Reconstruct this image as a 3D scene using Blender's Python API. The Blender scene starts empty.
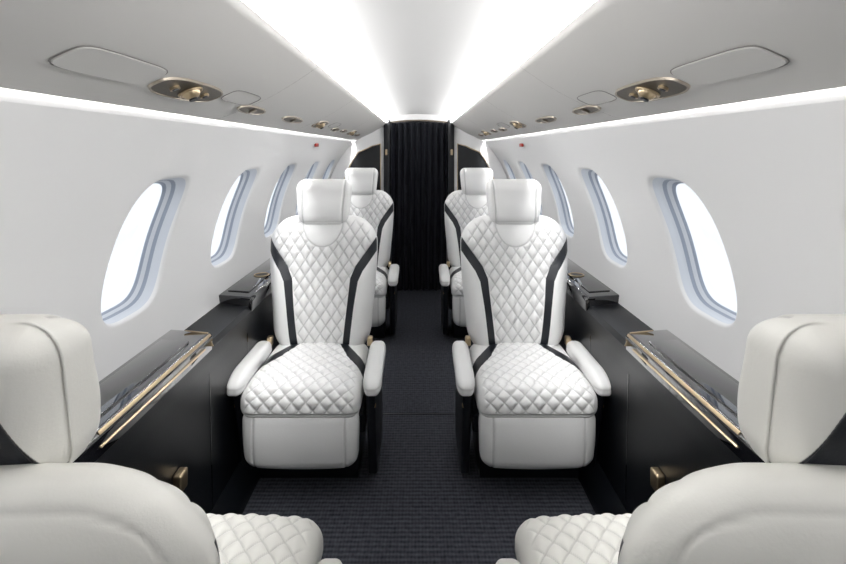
import bpy, bmesh, math
from mathutils import Vector, Matrix
scene = bpy.context.scene
try:
    scene.view_settings.view_transform = 'Standard'
    scene.view_settings.look = 'None'
    scene.view_settings.exposure = 0.95
except Exception as e:
    print(e)
F = 500.0
CZ = 1.33
COL = scene.collection

# ---------------------------------------------------------------- materials
def pbsdf(name, col, rough=0.5, metal=0.0, coat=0.0, spec=0.5, bump=None):
    m = bpy.data.materials.new(name); m.use_nodes = True
    nt = m.node_tree; b = nt.nodes['Principled BSDF']
    b.inputs['Base Color'].default_value = (*col, 1)
    b.inputs['Roughness'].default_value = rough
    b.inputs['Metallic'].default_value = metal
    b.inputs['Coat Weight'].default_value = coat
    b.inputs['Specular IOR Level'].default_value = spec
    if bump:
        sc, st = bump
        tc = nt.nodes.new('ShaderNodeTexCoord')
        n = nt.nodes.new('ShaderNodeTexNoise'); n.inputs['Scale'].default_value = sc
        bp = nt.nodes.new('ShaderNodeBump'); bp.inputs['Strength'].default_value = st
        bp.inputs['Distance'].default_value = 0.002
        nt.links.new(tc.outputs['Object'], n.inputs['Vector'])
        nt.links.new(n.outputs['Fac'], bp.inputs['Height'])
        nt.links.new(bp.outputs['Normal'], b.inputs['Normal'])
    return m

def emis(name, col, s):
    m = bpy.data.materials.new(name); m.use_nodes = True
    nt = m.node_tree; nt.nodes.clear()
    o = nt.nodes.new('ShaderNodeOutputMaterial'); e = nt.nodes.new('ShaderNodeEmission')
    e.inputs['Color'].default_value = (*col, 1); e.inputs['Strength'].default_value = s
    nt.links.new(e.outputs[0], o.inputs[0]); return m

def leather(name, white, black=(0.006, 0.008, 0.013)):
    m = pbsdf(name, white, 0.36, bump=(260, 0.10), spec=0.5)
    nt = m.node_tree; b = nt.nodes['Principled BSDF']
    a = nt.nodes.new('ShaderNodeAttribute'); a.attribute_name = 'stripe'
    mm = nt.nodes.new('ShaderNodeMath'); mm.operation = 'MULTIPLY_ADD'; mm.use_clamp = True
    mm.inputs[1].default_value = 700; mm.inputs[2].default_value = 0.5
    nt.links.new(a.outputs['Fac'], mm.inputs[0])
    s = nt.nodes.new('ShaderNodeAttribute'); s.attribute_name = 'seam'
    mx0 = nt.nodes.new('ShaderNodeMix'); mx0.data_type = 'RGBA'
    mx0.inputs[6].default_value = (*white, 1)
    mx0.inputs[7].default_value = (white[0]*.56, white[1]*.56, white[2]*.56, 1)
    nt.links.new(s.outputs['Fac'], mx0.inputs[0])
    mx = nt.nodes.new('ShaderNodeMix'); mx.data_type = 'RGBA'
    mx.inputs[6].default_value = (*black, 1)
    nt.links.new(mx0.outputs[2], mx.inputs[7])
    nt.links.new(mm.outputs[0], mx.inputs[0])
    nt.links.new(mx.outputs[2], b.inputs['Base Color'])
    return m

M_LEA = leather('white_leather', (0.78, 0.78, 0.775))
M_LEA2 = leather('cream_leather', (0.68, 0.67, 0.628))
M_BLK = pbsdf('black_leather', (0.006, 0.007, 0.010), 0.4, bump=(200, 0.15))
M_GLOSS = pbsdf('black_gloss_veneer', (0.005, 0.005, 0.007), 0.05, coat=1.0)
M_SIDE = pbsdf('black_side_panel', (0.005, 0.006, 0.008), 0.35, bump=(180, 0.12), spec=0.4)
M_GOLD = pbsdf('brushed_gold', (0.52, 0.41, 0.27), 0.34, metal=1.0)
M_BRZ = pbsdf('bronze', (0.13, 0.11, 0.085), 0.4, metal=1.0)
M_SATIN = pbsdf('satin_nickel', (0.42, 0.37, 0.31), 0.4, metal=1.0)
M_WALL = pbsdf('white_wall_liner', (0.885, 0.885, 0.887), 0.5)
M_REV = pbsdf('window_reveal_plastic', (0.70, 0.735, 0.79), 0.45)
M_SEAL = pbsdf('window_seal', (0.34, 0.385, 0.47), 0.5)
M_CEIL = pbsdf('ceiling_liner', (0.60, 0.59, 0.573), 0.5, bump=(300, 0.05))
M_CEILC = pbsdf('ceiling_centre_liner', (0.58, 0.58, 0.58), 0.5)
M_GREY = pbsdf('seam_grey', (0.22, 0.21, 0.20), 0.6)
M_RED = pbsdf('red_sign', (0.40, 0.03, 0.02), 0.4)
M_STRIP = emis('led_strip', (1.0, 0.99, 0.98), 22.0)
M_COVE = emis('led_cove', (1.0, 0.995, 0.99), 118.0)

M_PANE = bpy.data.materials.new('window_pane'); M_PANE.use_nodes = True
nt = M_PANE.node_tree; nt.nodes.clear()
o = nt.nodes.new('ShaderNodeOutputMaterial'); mx = nt.nodes.new('ShaderNodeMixShader')
t = nt.nodes.new('ShaderNodeBsdfTransparent'); g = nt.nodes.new('ShaderNodeBsdfGlossy')
g.inputs['Roughness'].default_value = 0.05
mx.inputs[0].default_value = 0.06
nt.links.new(t.outputs[0], mx.inputs[1]); nt.links.new(g.outputs[0], mx.inputs[2]); nt.links.new(mx.outputs[0], o.inputs[0])

M_CARP = pbsdf('charcoal_carpet', (0.03, 0.032, 0.04), 0.95, spec=0.12)
nt = M_CARP.node_tree; b = nt.nodes['Principled BSDF']
tc = nt.nodes.new('ShaderNodeTexCoord')
def wave(axis, scale):
    w = nt.nodes.new('ShaderNodeTexWave'); w.wave_type = 'BANDS'; w.bands_direction = axis
    w.inputs['Scale'].default_value = scale; w.inputs['Distortion'].default_value = 0.8
    w.inputs['Detail'].default_value = 1
    nt.links.new(tc.outputs['Object'], w.inputs['Vector']); return w
w1 = wave('Y', 15.0); w2 = wave('X', 26.0)
nz = nt.nodes.new('ShaderNodeTexNoise'); nz.inputs['Scale'].default_value = 55; nz.inputs['Detail'].default_value = 4
nt.links.new(tc.outputs['Object'], nz.inputs['Vector'])
ad = nt.nodes.new('ShaderNodeMath'); ad.operation = 'MULTIPLY_ADD'; ad.inputs[1].default_value = 0.35
nt.links.new(w2.outputs['Fac'], ad.inputs[0]); nt.links.new(w1.outputs['Fac'], ad.inputs[2])
ad2 = nt.nodes.new('ShaderNodeMath'); ad2.operation = 'MULTIPLY_ADD'; ad2.inputs[1].default_value = 2.4
nt.links.new(nz.outputs['Fac'], ad2.inputs[0]); nt.links.new(ad.outputs[0], ad2.inputs[2])
cr = nt.nodes.new('ShaderNodeValToRGB')
cr.color_ramp.elements[0].position = 0.28; cr.color_ramp.elements[0].color = (0.014, 0.015, 0.019, 1)
cr.color_ramp.elements[1].position = 0.95; cr.color_ramp.elements[1].color = (0.066, 0.069, 0.083, 1)
dv = nt.nodes.new('ShaderNodeMath'); dv.operation = 'MULTIPLY'; dv.inputs[1].default_value = 0.33
nt.links.new(ad2.outputs[0], dv.inputs[0]); nt.links.new(dv.outputs[0], cr.inputs[0])
nt.links.new(cr.outputs[0], b.inputs['Base Color'])
bp = nt.nodes.new('ShaderNodeBump'); bp.inputs['Strength'].default_value = 0.3; bp.inputs['Distance'].default_value = 0.003
nt.links.new(ad2.outputs[0], bp.inputs['Height']); nt.links.new(bp.outputs['Normal'], b.inputs['Normal'])

M_CURT = pbsdf('navy_curtain_fabric', (0.008, 0.010, 0.016), 0.75, bump=(400, 0.2))

# ---------------------------------------------------------------- helpers
def mk(name, verts, faces, mats, smooth=True, parent=None, fm=None, attrs=None):
    me = bpy.data.meshes.new(name)
    me.from_pydata([tuple(v) for v in verts], [], faces); me.update()
    if not isinstance(mats, (list, tuple)): mats = [mats]
    for m in mats: me.materials.append(m)
    if smooth: me.polygons.foreach_set('use_smooth', [True]*len(me.polygons))
    if fm: me.polygons.foreach_set('material_index', fm)
    if attrs:
        for k, vals in attrs.items():
            a = me.attributes.new(k, 'FLOAT', 'POINT'); a.data.foreach_set('value', vals)
    ob = bpy.data.objects.new(name, me); COL.objects.link(ob)
    if parent: ob.parent = parent
    return ob

def empty(name, loc=(0, 0, 0)):
    e = bpy.data.objects.new(name, None); e.empty_display_size = 0.1
    e.location = loc; COL.objects.link(e); return e

def rbox(name, c, half, r, n, mat, fn=None, parent=None):
    nx, ny, nz = n; idx = {}; verts = []; st = []; se = []
    inner = [half[i]-r[i] for i in range(3)]
    def vid(i, j, k):
        key = (i, j, k)
        if key in idx: return idx[key]
        q = [(2*i/nx-1)*half[0], (2*j/ny-1)*half[1], (2*k/nz-1)*half[2]]
        inn = [max(-inner[a], min(inner[a], q[a])) for a in range(3)]
        d = Vector([(q[a]-inn[a])/r[a] for a in range(3)])
        if d.length > 1e-9: d.normalize()
        p = Vector([c[a]+inn[a]+d[a]*r[a] for a in range(3)])
        s, m = 1.0, 0.0
        if fn: p, s, m = fn(p, d)
        idx[key] = len(verts); verts.append(p); st.append(s); se.append(m)
        return idx[key]
    fs = []
    for j in range(ny):
        for k in range(nz):
            fs.append((vid(0, j, k), vid(0, j, k+1), vid(0, j+1, k+1), vid(0, j+1, k)))
            fs.append((vid(nx, j, k), vid(nx, j+1, k), vid(nx, j+1, k+1), vid(nx, j, k+1)))
    for i in range(nx):
        for k in range(nz):
            fs.append((vid(i, 0, k), vid(i+1, 0, k), vid(i+1, 0, k+1), vid(i, 0, k+1)))
            fs.append((vid(i, ny, k), vid(i, ny, k+1), vid(i+1, ny, k+1), vid(i+1, ny, k)))
    for i in range(nx):
        for j in range(ny):
            fs.append((vid(i, j, 0), vid(i, j+1, 0), vid(i+1, j+1, 0), vid(i+1, j, 0)))
            fs.append((vid(i, j, nz), vid(i+1, j, nz), vid(i+1, j+1, nz), vid(i, j+1, nz)))
    return mk(name, verts, fs, mat, parent=parent, attrs={'stripe': st, 'seam': se})

def prism(name, poly, x0, x1, mat, parent=None, bev=0.006, axis='X'):
    """poly = list of (a,b); extruded along axis"""
    bm = bmesh.new(); n = len(poly)
    def P(a, b, t):
        return (t, a, b) if axis == 'X' else (a, t, b)
    A = [bm.verts.new(P(a, b, x0)) for a, b in poly]
    B = [bm.verts.new(P(a, b, x1)) for a, b in poly]
    bm.faces.new(A); bm.faces.new(B[::-1])
    for i in range(n):
        j = (i+1) % n; bm.faces.new((A[i], B[i], B[j], A[j]))
    bmesh.ops.recalc_face_normals(bm, faces=bm.faces)
    if bev: bmesh.ops.bevel(bm, geom=list(bm.edges), offset=bev, segments=3, affect='EDGES', profile=0.5)
    me = bpy.data.meshes.new(name); bm.to_mesh(me); bm.free()
    me.materials.append(mat)
    ob = bpy.data.objects.new(name, me); COL.objects.link(ob)
    if parent: ob.parent = parent
    for p in me.polygons: p.use_smooth = True
    try:
        me.set_sharp_from_angle(angle=math.radians(40))
    except Exception: pass
    return ob

def tube(name, pts, rad, mat, cyclic=False, parent=None):
    cu = bpy.data.curves.new(name, 'CURVE'); cu.dimensions = '3D'
    cu.bevel_depth = rad; cu.bevel_resolution = 3
    s = cu.splines.new('POLY'); s.points.add(len(pts)-1)
    for i, p in enumerate(pts): s.points[i].co = (*p, 1)
    s.use_cyclic_u = cyclic
    cu.materials.append(mat)
    ob = bpy.data.objects.new(name, cu); COL.objects.link(ob)
    if parent: ob.parent = parent
    return ob

def cyl(name, c, r, h, mat, parent=None, r2=None, seg=32):
    bm = bmesh.new()
    bmesh.ops.create_cone(bm, cap_ends=True, segments=seg, radius1=r, radius2=r if r2 is None else r2, depth=h)
    bmesh.ops.translate(bm, verts=bm.verts, vec=c)
    me = bpy.data.meshes.new(name); bm.to_mesh(me); bm.free(); me.materials.append(mat)
    ob = bpy.data.objects.new(name, me); COL.objects.link(ob)
    if parent: ob.parent = parent
    return ob

def sph(name, c, r, mat, parent=None):
    bm = bmesh.new(); bmesh.ops.create_uvsphere(bm, u_segments=24, v_segments=16, radius=r)
    bmesh.ops.translate(bm, verts=bm.verts, vec=c)
    for f in bm.faces: f.smooth = True
    me = bpy.data.meshes.new(name); bm.to_mesh(me); bm.free(); me.materials.append(mat)
    ob = bpy.data.objects.new(name, me); COL.objects.link(ob)
    if parent: ob.parent = parent
    return ob

def sstep(x):
    x = max(0, min(1, x)); return x*x*(3-2*x)

def segd(px, py, segs):
    best = 9
    for (ax, ay, bx, by) in segs:
        dx, dy = bx-ax, by-ay
        t = max(0, min(1, ((px-ax)*dx+(py-ay)*dy)/(dx*dx+dy*dy)))
        best = min(best, math.hypot(px-ax-t*dx, py-ay-t*dy))
    return best

def quilt(x, z, w, h):
    a = abs(math.sin(math.pi*(x/w+z/h))); b_ = abs(math.sin(math.pi*(x/w-z/h)))
    puff = (a*b_)**0.4
    return puff, max(0, 1-min(a, b_)/0.25)

# ---------------------------------------------------------------- seat (inboard side = +x)
def build_seat(name, lea, tan, ymid, clen=.245, arm0=.0, htop=0.0, hfwd=0.0, hsc=1.0, dense=True):
    e = empty(name)
    k = 1.0 if dense else 0.6
    N = lambda a: max(4, int(a*k))
    yb = 2*clen-.05      # cushion/back junction
    # cushion
    def fcush(p, d):
        s, m = 1.0, 0.0
        x, y, z = p
        ax = abs(x)
        up = max(d.z, -d.y if z > .36 else 0)
        if up > .25 and d.z > -0.2:
            v = y + (z-.44 if d.y < -.05 else 0)
            msk = sstep((.210-ax)/.02)*sstep((up-.25)/.3)*sstep((z-.350)/.02)
            s_ = segd(ax, y, [(.095, yb, .160, yb-.15), (.160, yb-.15, .250, yb-.26)])-(.015+.018*sstep((ax-.1)/.12))
            if d.z > .15: s = s_
            out = sstep((s_+.004)/.01)
            if ax > .12 and y > yb-.26 + (.235-ax)*1.5: out = 0
            puff, ln = quilt(x, v, .052, .062)
            z += .0105*(puff-.6)*msk*out*max(d.z, 0)
            y += .0105*(puff-.6)*msk*out*min(d.y, 0)
            m = ln*msk*out*.8
        if d.z > 0: z += .014*(1-(x/.22)**2)*d.z
        fr = max(0, (.12-y)/.12); z -= .022*fr*fr*(.5+.5*d.z)
        w = 1 - .03*sstep((y-.1)/.4)
        if d.y < -.5:
            g = math.exp(-((z-.350)/.004)**2); y += .005*g; m = max(m, .6*g)
        return Vector((x*w, y, z)), s, m
    rbox('seat_cushion', (0, clen, .385), (.227, clen, .062), (.05, .05, .055), (N(140), N(int(140*clen/.245)), N(40)), lea, fcush, e)
    # backrest
    def silw(z):
        t = (z-.40)/.62
        return .90 + .12*sstep(t/.75) - .03*sstep((t-.8)/.2)
    def fback(p, d):
        s, m = 1.0, 0.0
        x, y, z = p; x *= silw(z); ax = abs(x)
        if d.y < -.1:
            s_ = segd(ax, z, [(.27, .925, .172, .79), (.172, .79, .150, .74), (.150, .74, .135, .62), (.135, .62, .110, .40)]) - (.0155+.004*sstep((z-.6)/.2))
            s = s_
            if z < .62: xs = .110+(z-.40)/.22*.025
            elif z < .74: xs = .135+(z-.62)/.12*.015
            elif z < .79: xs = .150+(z-.74)/.05*.022
            elif z < .925: xs = .172+(z-.79)/.135*.098
            else: xs = .3
            ff = sstep((-d.y-.15)/.7)
            msk = sstep((xs-ax-.017)/.008)*sstep((-d.y-.3)/.4)
            bib = math.hypot(ax/.092, (z-1.0)/.115)
            msk *= sstep((bib-1)/.06)
            gb = math.exp(-((bib-1)/.03)**2)*ff
            puff, ln = quilt(x, z, .050, .072)
            y -= .0115*(puff-.6)*msk
            y += .004*gb
            m = max(ln*msk*.8, gb*.7)
            y -= ff*.020*sstep((ax-xs+.03)/.08)*(1-sstep((z-.80)/.13)) + ff*.012*sstep((ax-.15)/.08)*sstep((z-.80)/.13)*(1-sstep((z-.93)/.08))
            y -= .012*math.exp(-((z-.60)/.12)**2)*ff
        elif d.y > .1:
            qx = ax-(.24-.11)*silw(z); qz = z-(1.02-.11)
            sd = (math.hypot(max(qx, 0), max(qz, 0)) if (qx > 0 or qz > 0) else max(qx, qz)) - .11
            g = math.exp(-((sd+.022)/.0026)**2)
            y -= .004*g*d.y; m = .4*g
            y -= .016*(ax/.24)**2*d.y
        y += (z-.45)*tan
        return Vector((x, y, z)), s, m
    rbox('backrest', (0, ymid, .71), (.245, .058, .31), (.118, .055, .12), (N(160), N(20), N(200)), lea, fback, e)
    # headrest
    def fhead(p, d):
        s, m = 1.0, 0.0
        x, y, z = p; t = (z-.98)/.21
        x *= .86+.16*t; ax = abs(x)
        if d.y < -.1:
            xe = .088+.012*t
            g = math.exp(-((ax-xe)/.0035)**2); y += .006*g; m = .8*g
            y -= .014*sstep((ax-xe)/.03)
            g2 = math.exp(-((z-1.00)/.0035)**2); y += .003*g2; m = max(m, .4*g2)
            y -= .008*math.exp(-((z-1.06)/.05)**2)
        elif d.y > .1:
            s = ax-(.108-(z-1.0)*.36)
            s = max(s, z-1.125)
            y -= .01*(ax/.12)**2
            if s < 0: y -= .008*sstep(-s/.012)
        y += (z-.45)*tan
        if z > .98: z = .98+(z-.98)*(1-htop/.212)
        return Vector((x*hsc, y-hfwd, z)), s, m
    rbox('headrest', (0, ymid-.012, 1.085), (.130, .052, .107), (.045, .045, .05), (N(80), N(20), N(66)), lea, fhead, e)
    for sx in (-1, 1):
        cyl('headrest_post', (sx*.05, ymid-hfwd+(.99-.45)*tan, .99), .008, .08, M_GREY, e)
    # legrest
    def fleg(p, d):
        s, m = 1.0, 0.0
        x, y, z = p; t = (z-.12)/.24
        x *= .965+.035*t; ax = abs(x)
        if d.y < -.1:
            g = math.exp(-((ax-.170)/.0035)**2); y += .005*g; m = .7*g
            y -= .014*math.sin(math.pi*max(0, min(1, t)))
        z += .010*(x/.21)**2*(1-t)
        y += (.40-z)*.06
        return Vector((x, y, z)), s, m
    rbox('legrest', (0, .058, .243), (.220, .048, .122), (.06, .035, .05), (N(90), N(14), N(50)), lea, fleg, e)
    # armrests and black side shells
    for sx, nm, xc in ((-1, 'outboard', .246), (1, 'inboard', .262)):
        def farm(p, d):
            x, y, z = p
            t = (y-arm0)/.44
            x += sx*(.006*(1-t))
            z += -.018*(1-sstep(t/.3))
            g = math.exp(-((z-.436)/.003)**2); x -= sx*.002*g; m = .5*g
            return Vector((x, y, z)), 1.0, m
        rbox('armrest_'+nm, (sx*xc, arm0+.225, .446), (.036, .205, .034), (.026, .07, .026), (16, N(50), 18), lea, farm, e)
        prism('side_shell_'+nm, [(arm0+.045, .42), (yb, .44), (yb+.03, .30), (.46, .03), (.16, .03), (.13, .16), (.085, .30)],
              sx*(xc-.020), sx*(xc+.016), M_BLK, e, .010)
        rbox('buckle_'+nm, (sx*.225, yb-.03, .472), (.012, .016, .020), (.005, .005, .006), (6, 6, 6), M_GOLD, None, e)
        rbox('side_handle_'+nm, (sx*(xc+.004), .080, .350), (.014, .008, .008), (.003, .004, .004), (6, 6, 6), M_GOLD, None, e)
    # base
    prism('pedestal', [(.17, .22), (.47, .24), (.46, .004), (.18, .004)], -.20, .20, M_BLK, e, .004)
    prism('seat_pan', [(.05, .33), (yb+.04, .33), (yb, .24), (.12, .22)], -.225, .235, M_BLK, e, .01)
    prism('rear_shell', [(ymid+.02, .45), (ymid+.06, .45), (yb+.06, .25), (yb-.02, .25)], -.19, .19, M_BLK, e, .01)
    return e

def clone(src, name):
    e = bpy.data.objects.new(name, None); e.empty_display_size = .1; COL.objects.link(e)
    for ch in src.children:
        c = ch.copy(); c.parent = e; COL.objects.link(c)
    return e
SX = .445
NM = 'cabin_seat'
s1 = build_seat(NM, M_LEA, .10, .465)
s2 = clone(s1, NM+'.001'); s3 = clone(s1, NM+'.002'); s4 = clone(s1, NM+'.003')
s1.location = (-SX, 1.84, 0); s2.location = (SX, 1.84, 0)
s3.location = (-SX, 3.35, 0); s4.location = (SX, 3.35, 0)
s2.scale = (-1, 1, 1); s4.scale = (-1, 1, 1)
n1 = build_seat(NM+'.004', M_LEA2, .23, .630, clen=.325, arm0=.14, htop=.030, hfwd=.040, hsc=.79)
n2 = clone(n1, NM+'.005')
for e, x in ((n1, -SX-.012), (n2, SX+.012)):
    e.location = (x, 1.245, 0); e.rotation_euler = (0, 0, math.pi)
n1.scale = (-1, 1, 1)

# ---------------------------------------------------------------- shell
Y0, Y1 = -1.3, 5.15
def prof(z):
    return math.sqrt(max(.0, .845**2-(z-.8)**2))
WC = [-.65, .045, .735, 1.47, 2.165, 2.86, 3.555, 4.25]
ZB, ZT, ZC = .60, 1.40, 1.045
HW, HH = .158, .205
def build_wall(side, sgn):
    verts = []; faces = []; fm = []
    nv, nh, ch = 24, 14, .30
    def add(y, z, dep=0.0):
        verts.append((sgn*(prof(z)+dep), y, z)); return len(verts)-1
    def quad(a, b_, c, d, m=0):
        faces.append((a, b_, c, d) if sgn < 0 else (d, c, b_, a)); fm.append(m)
    def strip(ya, yb):
        n = max(1, int((yb-ya)/.1))
        for i in range(n):
            a0 = ya+(yb-ya)*i/n; a1 = ya+(yb-ya)*(i+1)/n
            for k in range(nv):
                z0 = ZB+(ZT-ZB)*k/nv; z1 = ZB+(ZT-ZB)*(k+1)/nv
                quad(add(a0, z0), add(a1, z0), add(a1, z1), add(a0, z1))
    y = Y0
    for wi, c in enumerate(WC):
        strip(y, c-ch); y = c+ch
        peri = []
        for i in range(nh): peri.append((-ch+2*ch*i/nh, ZB-ZC))
        for i in range(nv): peri.append((ch, ZB-ZC+(ZT-ZB)*i/nv))
        for i in range(nh): peri.append((ch-2*ch*i/nh, ZT-ZC))
        for i in range(nv): peri.append((-ch, ZT-ZC-(ZT-ZB)*i/nv))
        n = len(peri); out = []
        for (py, pz) in peri:
            zz = pz/((ZT-ZC) if pz > 0 else (ZC-ZB)); a = math.atan2(zz, py/ch)
            ca, sa = math.cos(a), math.sin(a); ex = 3.8
            rr = (abs(ca)**ex+abs(sa)**ex)**(-1/ex)
            out.append((rr*ca*HW, rr*sa*HH))
        rings = []
        for t_ in (0, .25, .5, .75, .9, 1.0):
            rings.append(([add(c+(1-t_)*p[0]+t_*o_[0]*1.05, ZC+(1-t_)*p[1]+t_*o_[1]*1.04) for p, o_ in zip(peri, out)], 0))
        for scl, dep, m in ((1.015, .001, 0), (1.0, .004, 0), (.985, .011, 0), (.978, .022, 1), (.970, .034, 1), (.955, .038, 1),
                            (.948, .042, 2), (.943, .050, 2), (.928, .052, 1), (.92, .062, 1), (.905, .064, 2), (.90, .072, 2)):
            rings.append(([add(c+o_[0]*scl, ZC+o_[1]*scl, dep) for o_ in out], m))
        for (ra, _), (rb, m) in zip(rings, rings[1:]):
            for i in range(n):
                j = (i+1) % n; quad(ra[i], ra[j], rb[j], rb[i], m)
        wn = empty('window_%d' % (wi+1+(0 if sgn < 0 else len(WC))))
        pv = [(sgn*(prof(ZC+o_[1]*.91)+.069), c+o_[0]*.91, ZC+o_[1]*.91) for o_ in out]
        mk('pane', pv, [tuple(range(len(pv)))], M_PANE, smooth=False, parent=wn)
    strip(y, Y1)
    verts.append((sgn*.595, Y0, ZT)); verts.append((sgn*.595, Y1, ZT)); verts.append((sgn*.597, Y1, 1.47)); verts.append((sgn*.597, Y0, 1.47))
    L = len(verts); faces.append((L-4, L-3, L-2, L-1)); fm.append(0)
    ob = mk('wall_'+side, verts, faces, [M_WALL, M_REV, M_SEAL], fm=fm)
    bm = bmesh.new(); bm.from_mesh(ob.data); bmesh.ops.remove_doubles(bm, verts=bm.verts, dist=.0004)
    bmesh.ops.recalc_face_normals(bm, faces=bm.faces)
    bm.to_mesh(ob.data); bm.free()
    try: ob.data.set_sharp_from_angle(angle=math.radians(55))
    except Exception: pass
build_wall('left', -1); build_wall('right', 1)

# floor
mk('floor', [(-.9, Y0, 0), (.9, Y0, 0), (.9, Y1, 0), (-.9, Y1, 0)], [(0, 1, 2, 3)], M_CARP, smooth=False)
prism('trim_1', [(2.515, .0005), (2.523, .0005), (2.523, .003), (2.515, .003)], -.64, .64, M_BLK, None, 0)

# ceiling cross-section
PW, PH, PB = .294, .154, .014
def panel(t):
    X = .288+PW*t; Z = 1.572-PH*t
    b_ = PB*math.sin(math.pi*t)
    return X+(-.46)*b_, Z-.88*b_
cv = []; cf = []; cm = []
def ext(pts, m, flip=False):
    base = len(cv)
    for (x, z) in pts: cv.append((x, Y0, z)); cv.append((x, Y1, z))
    for i in range(len(pts)-1):
        cf.append((base+2*i, base+2*i+1, base+2*i+3, base+2*i+2)); cm.append(m)
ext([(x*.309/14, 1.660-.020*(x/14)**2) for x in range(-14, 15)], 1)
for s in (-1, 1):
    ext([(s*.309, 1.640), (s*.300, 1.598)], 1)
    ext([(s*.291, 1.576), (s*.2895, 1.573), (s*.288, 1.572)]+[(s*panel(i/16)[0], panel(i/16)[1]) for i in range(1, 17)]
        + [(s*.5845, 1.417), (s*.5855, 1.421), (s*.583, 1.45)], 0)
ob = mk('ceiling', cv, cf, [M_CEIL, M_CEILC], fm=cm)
for s, nm in ((-1, 'a'), (1, 'b')):
    sx = '' if s < 0 else '.001'
    mk('ceiling_light_strip' + sx, [(s*.291, Y0, 1.576), (s*.291, Y1, 1.576), (s*.300, Y1, 1.599), (s*.300, Y0, 1.599)], [(0, 1, 2, 3)], M_STRIP, smooth=False)
    mk('cove_light_strip' + sx, [(s*.583, Y0, 1.449), (s*.583, Y1, 1.449), (s*.597, Y1, 1.451), (s*.597, Y0, 1.451)], [(0, 1, 2, 3)], M_COVE, smooth=False)

# end walls
mk('wall_back', [(-.95, Y0, -.02), (.95, Y0, -.02), (.95, Y0, 1.7), (-.95, Y0, 1.7)], [(0, 1, 2, 3)], M_WALL, smooth=False)
mk('wall_front', [(-.95, Y1, -.02), (.95, Y1, -.02), (.95, Y1, 1.7), (-.95, Y1, 1.7)], [(0, 1, 2, 3)], M_SIDE, smooth=False)

# forward partitions (black veneer framed by white arch and gold trim)
for s in (-1, 1):
    e = empty('partition' + ('' if s < 0 else '.001'))
    arc = [(s*min(prof(z)-.004, .9), z) for z in [.0, .3, .5, .7, .8, .9, 1.0, 1.1, 1.2, 1.28, 1.34, 1.40]]
    arc = [(s*.63, 0), (s*.70, .6)] + arc[4:]
    poly = [(s*.315, 0)] + arc + [(s*.545, 1.425), (s*.42, 1.49), (s*.315, 1.545)]
    prism('frame_panel', poly, 4.50, 4.54, M_WALL, e, 0, axis='Y')
    inn = [(s*.345, .02), (s*.60, .02)] + [(s*(prof(z)-.13), z) for z in (.75, .9, 1.0, 1.1, 1.2, 1.26, 1.31)] + [(s*.46, 1.345), (s*.42, 1.365), (s*.345, 1.385)]
    prism('veneer', inn, 4.485, 4.50, M_SIDE, e, 0, axis='Y')
    tube('gold_trim', [(x, 4.482, z) for x, z in inn], .005, M_GOLD, True, e)
    prism('door_jamb', [(s*.262, 0), (s*.315, 0), (s*.315, 1.553), (s*.262, 1.595)], 4.46, 4.95, M_SIDE, e, .004, axis='Y')
    rbox('gold_pull', (s*.292, 4.455, 1.31), (.010, .006, .026), (.004, .004, .004), (6, 6, 6), M_GOLD, None, e)
arcp = [(-.262+.524*i/16, 1.592+.018*math.sin(math.pi*i/16)) for i in range(17)]
prism('trim_2', [(x, z-.012) for x, z in arcp]+[(x, z) for x, z in arcp[::-1]], 4.6, 4.63, M_BRZ, None, 0, axis='Y')
prism('trim_4', [(x, z) for x, z in arcp]+[(.262, 1.67), (-.262, 1.67)], 4.6, 4.63, M_CEILC, None, 0, axis='Y')

# curtain
cv = []; cf = []; n = 300; m = 12
for j in range(m+1):
    z = .012+1.575*j/m
    for i in range(n+1):
        x = -.258+.516*i/n
        ph = 2*math.pi*(x/.060)+.5*math.sin(j*.5+x*9)
        cv.append((x, 4.72+.030*math.sin(ph)+.008*math.sin(ph*.5+1), z))
for j in range(m):
    for i in range(n):
        a = j*(n+1)+i; cf.append((a, a+1, a+n+2, a+n+1))
mk('curtain', cv, cf, M_CURT)

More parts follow.
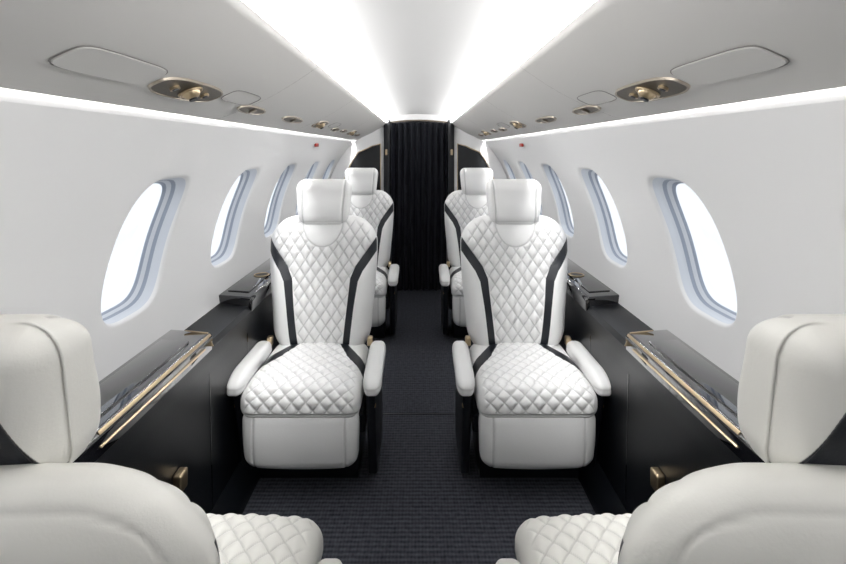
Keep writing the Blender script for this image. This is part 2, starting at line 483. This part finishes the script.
# ---------------------------------------------------------------- side ledges
for s in (-1, 1):
    e = empty('side_ledge' + ('' if s < 0 else '.001'))
    base = [(.645, 0), (.65, .03), (.712, .09), (.722, .56), (.712, .60), (.706, .655), (.718, .672), (.86, .690), (.86, 0)]
    prism('lower_panel', [(s*x, z) for x, z in base], Y0+.01, 4.48, M_SIDE, e, 0, axis='Y')
    for (ya, yb) in ((-.6, .3), (.62, 1.70), (2.10, 3.05), (3.6, 4.40)):
        poly = [(.702, .650), (.700, .700), (.712, .712), (.86, .722), (.86, .655)]
        prism('console_top', [(s*x, z) for x, z in poly], ya, yb, M_GLOSS, e, .005, axis='Y')
        prism('table_lid', [(s*.735, .712), (s*.825, .718), (s*.825, .7245), (s*.735, .7195)], ya+.06, yb-.10, M_GLOSS, e, .002, axis='Y')
        g0, g1 = max(ya, yb-.60), yb-.012
        prism('gold_rail_upper', [(s*.7005, .7035), (s*.7065, .7115), (s*.7075, .7105), (s*.7025, .702)], g0, g1, M_GOLD, e, .0003, axis='Y')
        prism('gold_rail_lower', [(s*.697, .677), (s*.7015, .679), (s*.703, .675), (s*.698, .674)], g0, g1-.05, M_GOLD, e, .0004, axis='Y')
        prism('gold_rail_end', [(s*.694, .668), (s*.713, .714), (s*.79, .7215), (s*.79, .7195), (s*.718, .708), (s*.703, .668)], g1-.003, g1+.003, M_GOLD, e, .0008, axis='Y')
        cyl('cup_well', (s*.765, g0-.02, .722), .032, .004, M_BLK, e)
        ring = [(s*.765+.034*math.cos(a*math.pi/16), g0-.02+.034*math.sin(a*math.pi/16), .7245) for a in range(32)]
        tube('cup_ring', ring, .003, M_GOLD, True, e)
    for yy in (1.48, 2.98, -.1):
        rbox('gold_latch', (s*.706, yy, .352), (.013, .022, .028), (.004, .004, .004), (6, 6, 6), M_GOLD, None, e)
    for yy in (.62, 1.72, 2.10, 3.2):
        prism('joint', [(s*.710, .09), (s*.7205, .56), (s*.7215, .56), (s*.7105, .09)], yy, yy+.004, M_GLOSS, e, 0, axis='Y')

# ---------------------------------------------------------------- overhead service items
def on_panel(name, s, t, y):
    X, Z = panel(t); e = empty(name, (s*X, y, Z))
    c = PB*math.pi*math.cos(math.pi*t)
    sl = (PH+.88*c)/(PW-.46*c)
    e.rotation_euler = (0, s*math.atan(sl), 0); return e
def sup(rx, ry, n=48, ex=2.6, z=0.0):
    out = []
    for i in range(n):
        a = 2*math.pi*i/n; ca, sa = math.cos(a), math.sin(a)
        r = (abs(ca)**ex+abs(sa)**ex)**(-1/ex); out.append((rx*r*ca, ry*r*sa, z))
    return out
def plate(name, rx, ry, mat, e, z0, z1, ex=2.6, rin=None):
    n = 48; a = sup(rx, ry, n, ex, z1); b_ = sup(rx*.98, ry*.98, n, ex, z0)
    v = a+b_; f = [(i, (i+1) % n, n+(i+1) % n, n+i) for i in range(n)]
    if rin:
        c = sup(rin[0], rin[1], n, ex, z0); d = sup(rin[0]*.92, rin[1]*.92, n, ex, z1)
        v += c+d
        f += [(n+i, n+(i+1) % n, 2*n+(i+1) % n, 2*n+i) for i in range(n)]
        f += [(2*n+i, 2*n+(i+1) % n, 3*n+(i+1) % n, 3*n+i) for i in range(n)]
    else:
        f.append(tuple(range(n, 2*n)))
    return mk(name, v, f, mat, smooth=False, parent=e)
TT = .665
for s in (-1, 1):
    for yy in (.785, -.7):
        e = on_panel('oxygen_mask_hatch', s, TT-.01, yy)
        plate('door', .033, .118, M_CEIL, e, -.003, .004, 5.0)
        tube('outline', sup(.034, .119, 48, 5.0, -.0010), .0009, M_GREY, True, e)
    for yy in (1.055, 2.45, 3.6):
        e = on_panel('reading_light', s, TT+.02, yy)
        L = .140 if yy < 2 else .10
        plate('bezel', .036, L, M_SATIN, e, -.0045, .003, 3.0, rin=(.033, L*.95))
        plate('well', .034, L*.96, M_BRZ, e, -.0030, .004, 3.0)
        sph('eyeball', (0, .0, -.002), .020, M_GOLD, e)
        tube('eyeball_ring', [(.023*math.cos(a*math.pi/12), .023*math.sin(a*math.pi/12), -.005) for a in range(24)], .003, M_GOLD, True, e)
        cyl('lamp_lens', (0, 0, -.0205), .009, .006, M_BLK, e)
        for q in (-1, 1):
            cyl('switch', (0, q*.068, -.005), .010, .006, M_GOLD, e)
            cyl('switch_cap', (0, q*.068, -.008), .006, .003, M_BLK, e)
    for yy in (1.31, 2.75):
        e = on_panel('speaker_cover', s, TT-.05, yy)
        tube('outline', sup(.028, .10, 48, 4, -.0006), .0009, M_GREY, True, e)
    for yy, tt, L in ((1.49, .73, .11), (1.97, .73, .14), (2.95, .72, .10), (3.25, .70, .10), (4.0, .72, .10)):
        e = on_panel('air_vent', s, tt, yy)
        plate('bezel', .021, L, M_SATIN, e, -.0045, .003, 2.4, rin=(.017, L*.88))
        plate('well', .018, L*.89, M_BRZ, e, -.0030, .004, 2.4)
        cyl('nozzle', (0, 0, -.005), .013, .006, M_SATIN, e, r2=.010)
    for yy in (1.44, 2.3, 3.4):
        pts = [(s*panel(i/12)[0], yy, panel(i/12)[1]+.0004) for i in range(13)]
        tube('trim_3', pts, .0006, M_GREY)
    rbox('exit_sign', (s*(prof(1.36)-.008), 3.05, 1.36), (.006, .04, .010), (.002, .002, .002), (4, 4, 4), M_RED)

# ---------------------------------------------------------------- world & camera
w = bpy.data.worlds.new('World'); scene.world = w; w.use_nodes = True
bg = w.node_tree.nodes['Background']; bg.inputs[0].default_value = (.88, .93, 1.0, 1); bg.inputs[1].default_value = .62

cam = bpy.data.cameras.new('Camera'); co = bpy.data.objects.new('Camera', cam); COL.objects.link(co)
cam.sensor_width = 36; cam.lens = F/846*36; cam.clip_start = .02
cam.shift_x = (423-419)/846; cam.shift_y = -(282-150)/846
co.location = (0, 0, CZ); co.rotation_euler = (math.pi/2, 0, 0)
scene.camera = co
